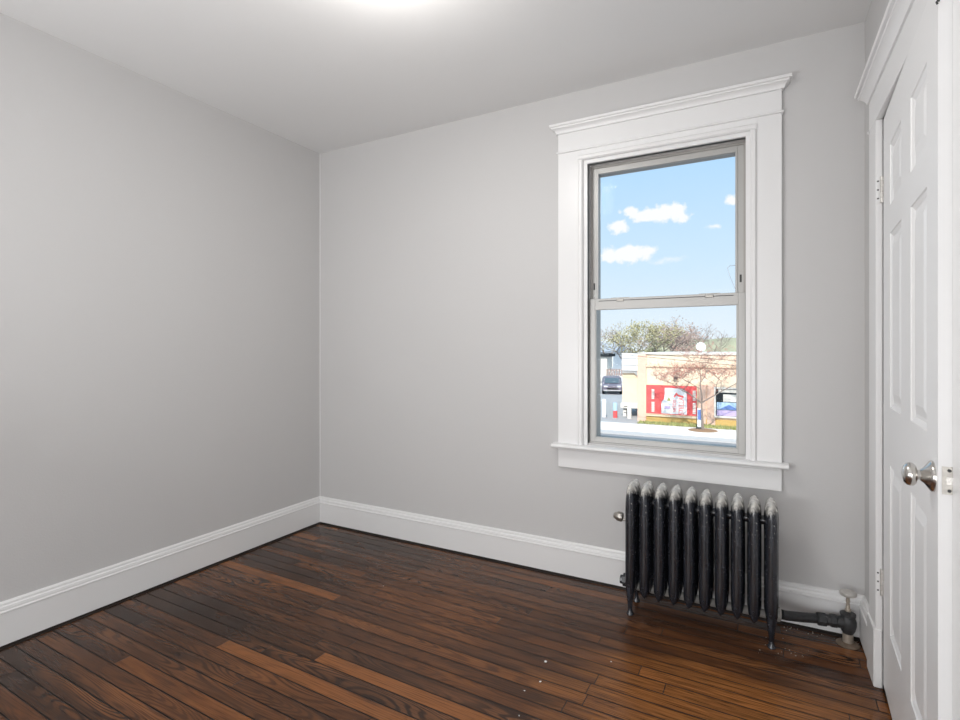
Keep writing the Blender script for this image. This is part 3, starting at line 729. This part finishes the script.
# posts along the sidewalk
def bollard(px, y, w, top_px, mats, label):
    x, zt = onY(px, top_px, y)
    o = tag(empty('bollard', (x, y, G + .09)), label, 'post', 'posts at the edge of the parking ground'); h = zt - G - .09
    n = len(mats)
    for k, mt in enumerate(mats):
        mb = MB(); z0, z1 = h * k / n, h * (k + 1) / n
        pr = [(w / 2, z0), (w / 2, z1)] if k < n - 1 else [(w / 2, z0), (w / 2, z1 - .06), (w * .42, z1 - .02), (w * .2, z1)]
        mb.lathe(pr, (0, 0, 0), (0, 0, 1), 16)
        mb.build('post' if k == 0 else 'sleeve', M[mt], o, 40)
    mb = MB(); mb.lathe([(w * .62, 0), (w * .62, .03), (w * .52, .05)], (0, 0, 0), (0, 0, 1), 16); mb.build('base_ring', M['gutter'], o, 40)
    return o
bollard(604.0, 33.3, .26, 399, ['white'], 'plain white bollard at the left end of the parking entrance')
bollard(615.2, 33.2, .27, 402.5, ['red', 'lightblue'], 'bollard with red lower half and pale blue upper half')
b3 = bollard(629.3, 33.5, .27, 407, ['softwhite'], 'white bollard with dark side brackets next to the shop corner')
for k in range(3):
    mb = MB(); mb.box(-.34, -.12, -.03, .03, .35 + .2 * k, .39 + .2 * k, .005); mb.build('bracket', M['dark'], b3)

# parked dark car
cx_, cz_ = onY(612, 394, 51)
car = tag(empty('car', (cx_ - .42, 52.5, G + .09), R(16)), 'dark purple grey car parked beyond the white bollard', 'car')
W2 = .93
def cs(prof, hw0, name, mt, par=car):      # side outline (y,z) across the width, narrower at the top
    mb = MB(); zmin = min(p[1] for p in prof); zmax = max(p[1] for p in prof)
    rs = []
    for t in (-1, -.86, .86, 1):
        k = .965 if abs(t) == 1 else 1
        rs.append([(t * hw0 * (1 - .14 * max(0, (z - .95)) / .7), y * k, zmin + (z - zmin) * (k if z > 1 else 1)) for y, z in prof])
    mb.rings(rs); return mb.build(name, M[mt], par, 40)
cs([(-2.2, .42), (-2.28, .62), (-2.22, .88), (-1.2, 1.02), (-.55, 1.55), (-.2, 1.66), (1.3, 1.66), (1.95, 1.35), (2.2, 1.05), (2.28, .6), (2.2, .40)], W2, 'body', 'car')
mb = MB(); mb.prism([(-1.28, 1.06), (-.66, 1.54), (-.70, 1.56), (-1.33, 1.07)], 'x', -.70, .70); mb.build('windshield', M['carglass'], car)
for s in (-1, 1):
    mb = MB(); mb.prism([(-1.0, 1.08), (-.45, 1.50), (1.25, 1.52), (1.75, 1.12)], 'x', s * (W2 - .06), s * (W2 + .004)); mb.build('side_window', M['carglass'], car)
    for y in (-1.42, 1.38):
        mb = MB(); mb.lathe([(.20, -.11), (.33, -.11), (.36, -.07), (.36, .07), (.33, .11), (.20, .12)], (s * (W2 - .10), y, .36), (s, 0, 0), 20); wl = mb.build('wheel', M['tyre'], car, 40)
        mb = MB(); mb.lathe([(.21, .10), (.20, .125), (.05, .13)], (s * (W2 - .10), y, .36), (s, 0, 0), 16); mb.build('hubcap', M['silver'], wl, 40)
    mb = MB(); mb.box(s * .62 - .17, s * .62 + .17, -2.30, -2.2, .72, .86, .02); mb.build('headlight', M['white'], car)
    mb = MB(); mb.box(s * (W2 + .1) - .09, s * (W2 + .1) + .09, -.98, -.86, 1.06, 1.2, .02); mb.build('mirror', M['car'], car)
mb = MB(); mb.box(-.5, .5, -2.31, -2.2, .52, .66, .02); mb.build('grille', M['tyre'], car)
mb = MB(); mb.box(-.85, .85, -2.33, -2.2, .36, .46, .02); mb.build('bumper', M['gutter'], car)

# far things left of the wing
def house(name, px0, px1, pyt, pyb, y, dep, wm, rm, label, roof=None, cat='building'):
    x0, zt = onY(px0, pyt, y); x1, zb = onY(px1, pyb, y)
    o = tag(empty(name, (x0, y, G + .09)), label, cat)
    h = zt - G - .09; w = x1 - x0
    mb = MB(); mb.box(0, w, 0, dep, 0, h); mb.build('wall', M[wm], o)
    if roof == 'flat':
        mb = MB(); mb.box(-.3, w + .3, -.3, dep + .3, h, h + .35, .03); mb.build('roof', M[rm], o)
    elif roof:
        mb = MB(); mb.prism([(-.5, h), (dep + .5, h), (dep / 2, h + roof)], 'x', -.4, w + .4); mb.build('roof', M[rm], o)
    if roof != 'flat':
        mb = MB(); mb.box(w * .3, w * .3 + 1.0, -.04, .02, 1.0, 2.1); mb.build('window', M['carglass'], o)
    return o
house('garage', 590, 607, 356.5, 387, 62, 2.5, 'softwhite', 'dark', 'white flat roofed garage behind the dark car', 'flat')
house('house', 585, 613, 352, 380, 84, 8, 'white', 'greyroof', 'far house with a pale blue grey pitched roof above the garage', 1.6)
def yard_wall():
    x0, zt = onY(606, 376, 60); x1, _ = onY(640, 376, 60)
    o = tag(empty('yard_wall', (x0, 60, G + .09)), 'white yard wall topped by a brown picket fence behind the car', 'wall'); h = zt - G - .09
    mb = MB(); mb.box(0, x1 - x0, 0, .2, 0, h); mb.build('masonry', M['white'], o)
    mb = MB()
    k = 0
    while k * .28 < x1 - x0 - .1:
        mb.box(k * .28 + .03, k * .28 + .17, .05, .12, h - .02, h + .85); k += 1
    mb.box(0, x1 - x0, .10, .15, h + .2, h + .28); mb.box(0, x1 - x0, .10, .15, h + .62, h + .70)
    mb.build('picket_fence', M['fencebrown'], o)
yard_wall()
# hills / far tree belt on the right
mb = MB(); rs = []
hx0 = onY(640, 345, 110)[0]; hx1 = hx0 + 70
N_ = 60; top = onY(715, 338.5, 118)[1] - G
for j in range(6):
    ring = []
    for i in range(N_ + 1):
        t = i / N_; x = hx0 + (hx1 - hx0) * t
        hgt = top * min(1, t * 8 + .75) * (1 + .05 * mnoise.noise((x * .25, 3.1, 0)))
        ring.append((x, 110 + j * 1.6, G + hgt * math.sin(j / 5 * math.pi * .5)))
    rs.append(ring)
mb.rings(rs, False, False, False); struct(mb.build('hill', M['hillgreen'], smooth=60), 'green wooded rise far behind the shop roof', 'hill')

# trees
def tree(name, x, y, base, h, spread, seed, bark, leafm, nleaf, leafs, label, trunk_h=.35, r0=.09, levels=4, group=None, up=.55, ysq=1.0):
    rnd = random.Random(seed); mb = MB(); tips = []
    o = tag(empty(name, (x, y, base)), label, 'tree', group)
    def grow(p, d, ln, r, lv):
        pts = [p]; q = p.copy(); dd = d.copy(); wob = .03 if lv == 0 else .14
        for k in range(3):
            dd = (dd + Vector((rnd.gauss(0, wob), rnd.gauss(0, wob), rnd.gauss(.03, .08)))).normalized()
            q = q + dd * ln / 3; pts.append(q.copy())
        mb.tube(pts, [r, r * .88, r * .76, r * .62], 6 if lv < 2 else 4)
        if lv >= 2: tips.extend(pts[1:])
        if lv >= levels: return
        nb = rnd.choice((3, 3, 4)); a0 = rnd.uniform(0, 6.28)
        for k in range(nb):
            a = a0 + 2 * math.pi * k / nb + rnd.uniform(-.5, .5)
            nd = (dd * .55 + Vector((math.cos(a) * spread, math.sin(a) * spread, up * rnd.uniform(.2, 1)))).normalized()
            st = pts[-1] if k < 2 else pts[rnd.choice((2, 3))]
            grow(st, nd, ln * rnd.uniform(.62, .85), max(r * .56, .007), lv + 1)
    grow(Vector((0, 0, 0)), Vector((0, 0, 1)), h * trunk_h, r0, 0)
    zmax = max(t.z for t in tips); sc = h / zmax
    for v in mb.bm.verts: v.co.z *= sc; v.co.y *= ysq
    for t in tips: t.y *= ysq
    mb.build('branches', M[bark], o, 60)
    lb = MB()
    for k in range(nleaf):
        t = rnd.choice(tips); c = Vector((t.x, t.y, t.z * sc)) + Vector((rnd.gauss(0, leafs * 2.4), rnd.gauss(0, leafs * 2.4), rnd.gauss(0, leafs * 2.0)))
        a = Vector((rnd.gauss(0, 1), rnd.gauss(0, 1), rnd.gauss(0, 1))).normalized(); b = a.orthogonal().normalized(); e = leafs * rnd.uniform(.5, 1.2)
        lb.bm.faces.new([lb.bm.verts.new(c + a * e), lb.bm.verts.new(c + b * e * .6), lb.bm.verts.new(c - a * e), lb.bm.verts.new(c - b * e * .6)])
    lb.build('foliage', M[leafm], o)
    return o
tx, ty = -2.82, 30.55
tree('street_tree', tx, ty, G + .1, 4.75, 1.15, 11, 'barkpale', 'bud', 5200, .034, 'slim street tree with pink buds in front of the red sign', .33, .075, 5, up=.75, ysq=.72)
mb = MB(); mb.lathe([(.75, 0), (.70, .02), (.3, .035)], (tx, ty, G + .10), (0, 0, 1), 20); struct(mb.build('tree_pit', M['dirt']), 'round patch of bare earth at the foot of the street tree', 'ground')
bx = lambda px, y: onY(px, 350, y)[0]
def back_tree(px, y, toppx, sp, seed, bark, leaf, nl, lsz, label, r0=.16, lv=4, th=.34):
    x, zt = onY(px, toppx, y); tree('bare_tree', x, y, G + .09, zt - G - .09, sp, seed, bark, leaf, nl, lsz, label, th, r0, lv, 'trees behind the shop')
back_tree(606, 77, 326, .9, 21, 'bark', 'brownleaf', 500, .10, 'bare dark tree behind the garage at the left edge of the view')
back_tree(622, 74, 321, .8, 22, 'bark', 'olive', 700, .10, 'thin leafless tree rising behind the fascia sign')
back_tree(643, 55, 322, 1.0, 23, 'bark', 'olive', 3400, .11, 'broad olive leaved tree behind the corner of the shop')
back_tree(664, 63, 317, .95, 24, 'bark', 'brownleaf', 2600, .10, 'tall brown twiggy tree behind the red sign roofline')
back_tree(682, 74, 330, .95, 25, 'bark', 'brownleaf', 2400, .11, 'low brown twiggy tree right of the tall brown tree')
back_tree(706, 84, 322, .9, 26, 'barkpale', 'brownleaf', 300, .08, 'faint bare tree far behind the satellite dish')

# satellite dish on the roof
dx, dz = onY(701, 349, 35)
dish = tag(empty('satellite_dish', (dx, 35, .962)), 'white satellite dish on the shop roof', 'dish')
mb = MB(); mb.tube([(0, .12, -.0), (0, .12, dz - 1.0)], .03, 8); mb.build('mast', M['gutter'], dish, 40)
mb = MB(); mb.lathe([(.02, .10), (.14, .085), (.24, .04), (.29, 0), (.27, .01), (.02, .06)], (0, .02, dz - .82), (-.3, .9, -.25), 20); mb.build('reflector', M['white'], dish, 50)
mb = MB(); mb.tube([(0, 0, dz - 1.05), (.1, -.32, dz - .85)], .015, 6); mb.box(.07, .13, -.37, -.29, dz - .89, dz - .81, .01); mb.build('feed_arm', M['gutter'], dish)

# banner sign by the tree
bx0, bz = onY(697.3, 408, 30.9); bx1, bz1 = onY(701.5, 428, 30.9)
ban = tag(empty('banner_flag', ((bx0 + bx1) / 2, 30.9, G + .1)), 'narrow upright white and blue banner beside the tree trunk', 'sign')
w2 = (bx1 - bx0) / 2; zt, zb = bz - G - .1, bz1 - G - .1
mb = MB(); mb.box(-w2, w2, -.012, .012, .12, zt, .005); mb.build('cloth', M['white'], ban)
mb = MB(); mb.box(-w2 + .02, w2 - .02, -.018, -.012, zt * .45, zt * .92); mb.build('blue_print', M['blue'], ban)
mb = MB(); mb.tube([(-w2 - .02, 0, 0), (-w2 - .02, 0, zt + .05)], .015, 8); mb.box(-w2 - .1, w2 + .1, -.12, .12, 0, .04, .01); mb.build('stand', M['dark'], ban)

# utility pole at the right edge of the view and wires
PY = 12.0
ux, uz = onY(743, 258, PY)
pole = tag(empty('utility_pole', (ux, PY, G)), 'grey utility pole whose hooked bracket shows at the right edge of the upper window pane', 'pole')
mb = MB(); mb.tube([(0, 0, 0), (0, 0, uz - G)], [.055, .045], 12); mb.build('mast', M['greyroof'], pole, 50)
def pp(px, py):
    a = onY(px, py, PY); return (a[0] - ux, 0, a[1] - G)
mb = MB(); mb.tube([pp(743, 296), pp(735, 288), pp(729.5, 275), pp(727.5, 268), pp(730, 265.5), pp(743, 265)], .011, 6); mb.build('bracket', M['greyroof'], pole, 40)
mb = MB(); mb.box(pp(727, 0)[0] - .03, pp(729, 0)[0] + .02, -.03, .03, pp(0, 272)[2], pp(0, 267)[2], .008); mb.build('insulator', M['gutter'], pole, 40)
def wire(p0, p1, y0, y1, label):
    a = onY(*p0, y0); b = onY(*p1, y1); P = Vector((a[0], y0, a[1])); Q = Vector((b[0], y1, b[1])); d = Q - P
    P2 = P - d * 2.5; Q2 = Q + d * .05; pts = []
    for k in range(25):
        t = k / 24; q = P2.lerp(Q2, t); q.z -= .25 * (1 - (2 * t - 1) ** 2) * 0; pts.append(q)
    mb = MB(); mb.tube(pts, .011, 5); tag(mb.build('power_line', M['wire'], smooth=60), label, 'wire', 'power lines over the street')
wire((642, 356.5), (735, 365.5), 28.2, 28.2, 'lower black power line sagging across the shop front')
wire((642, 353.8), (735, 360.5), 28.4, 28.4, 'upper black power line crossing just below the shop roofline')
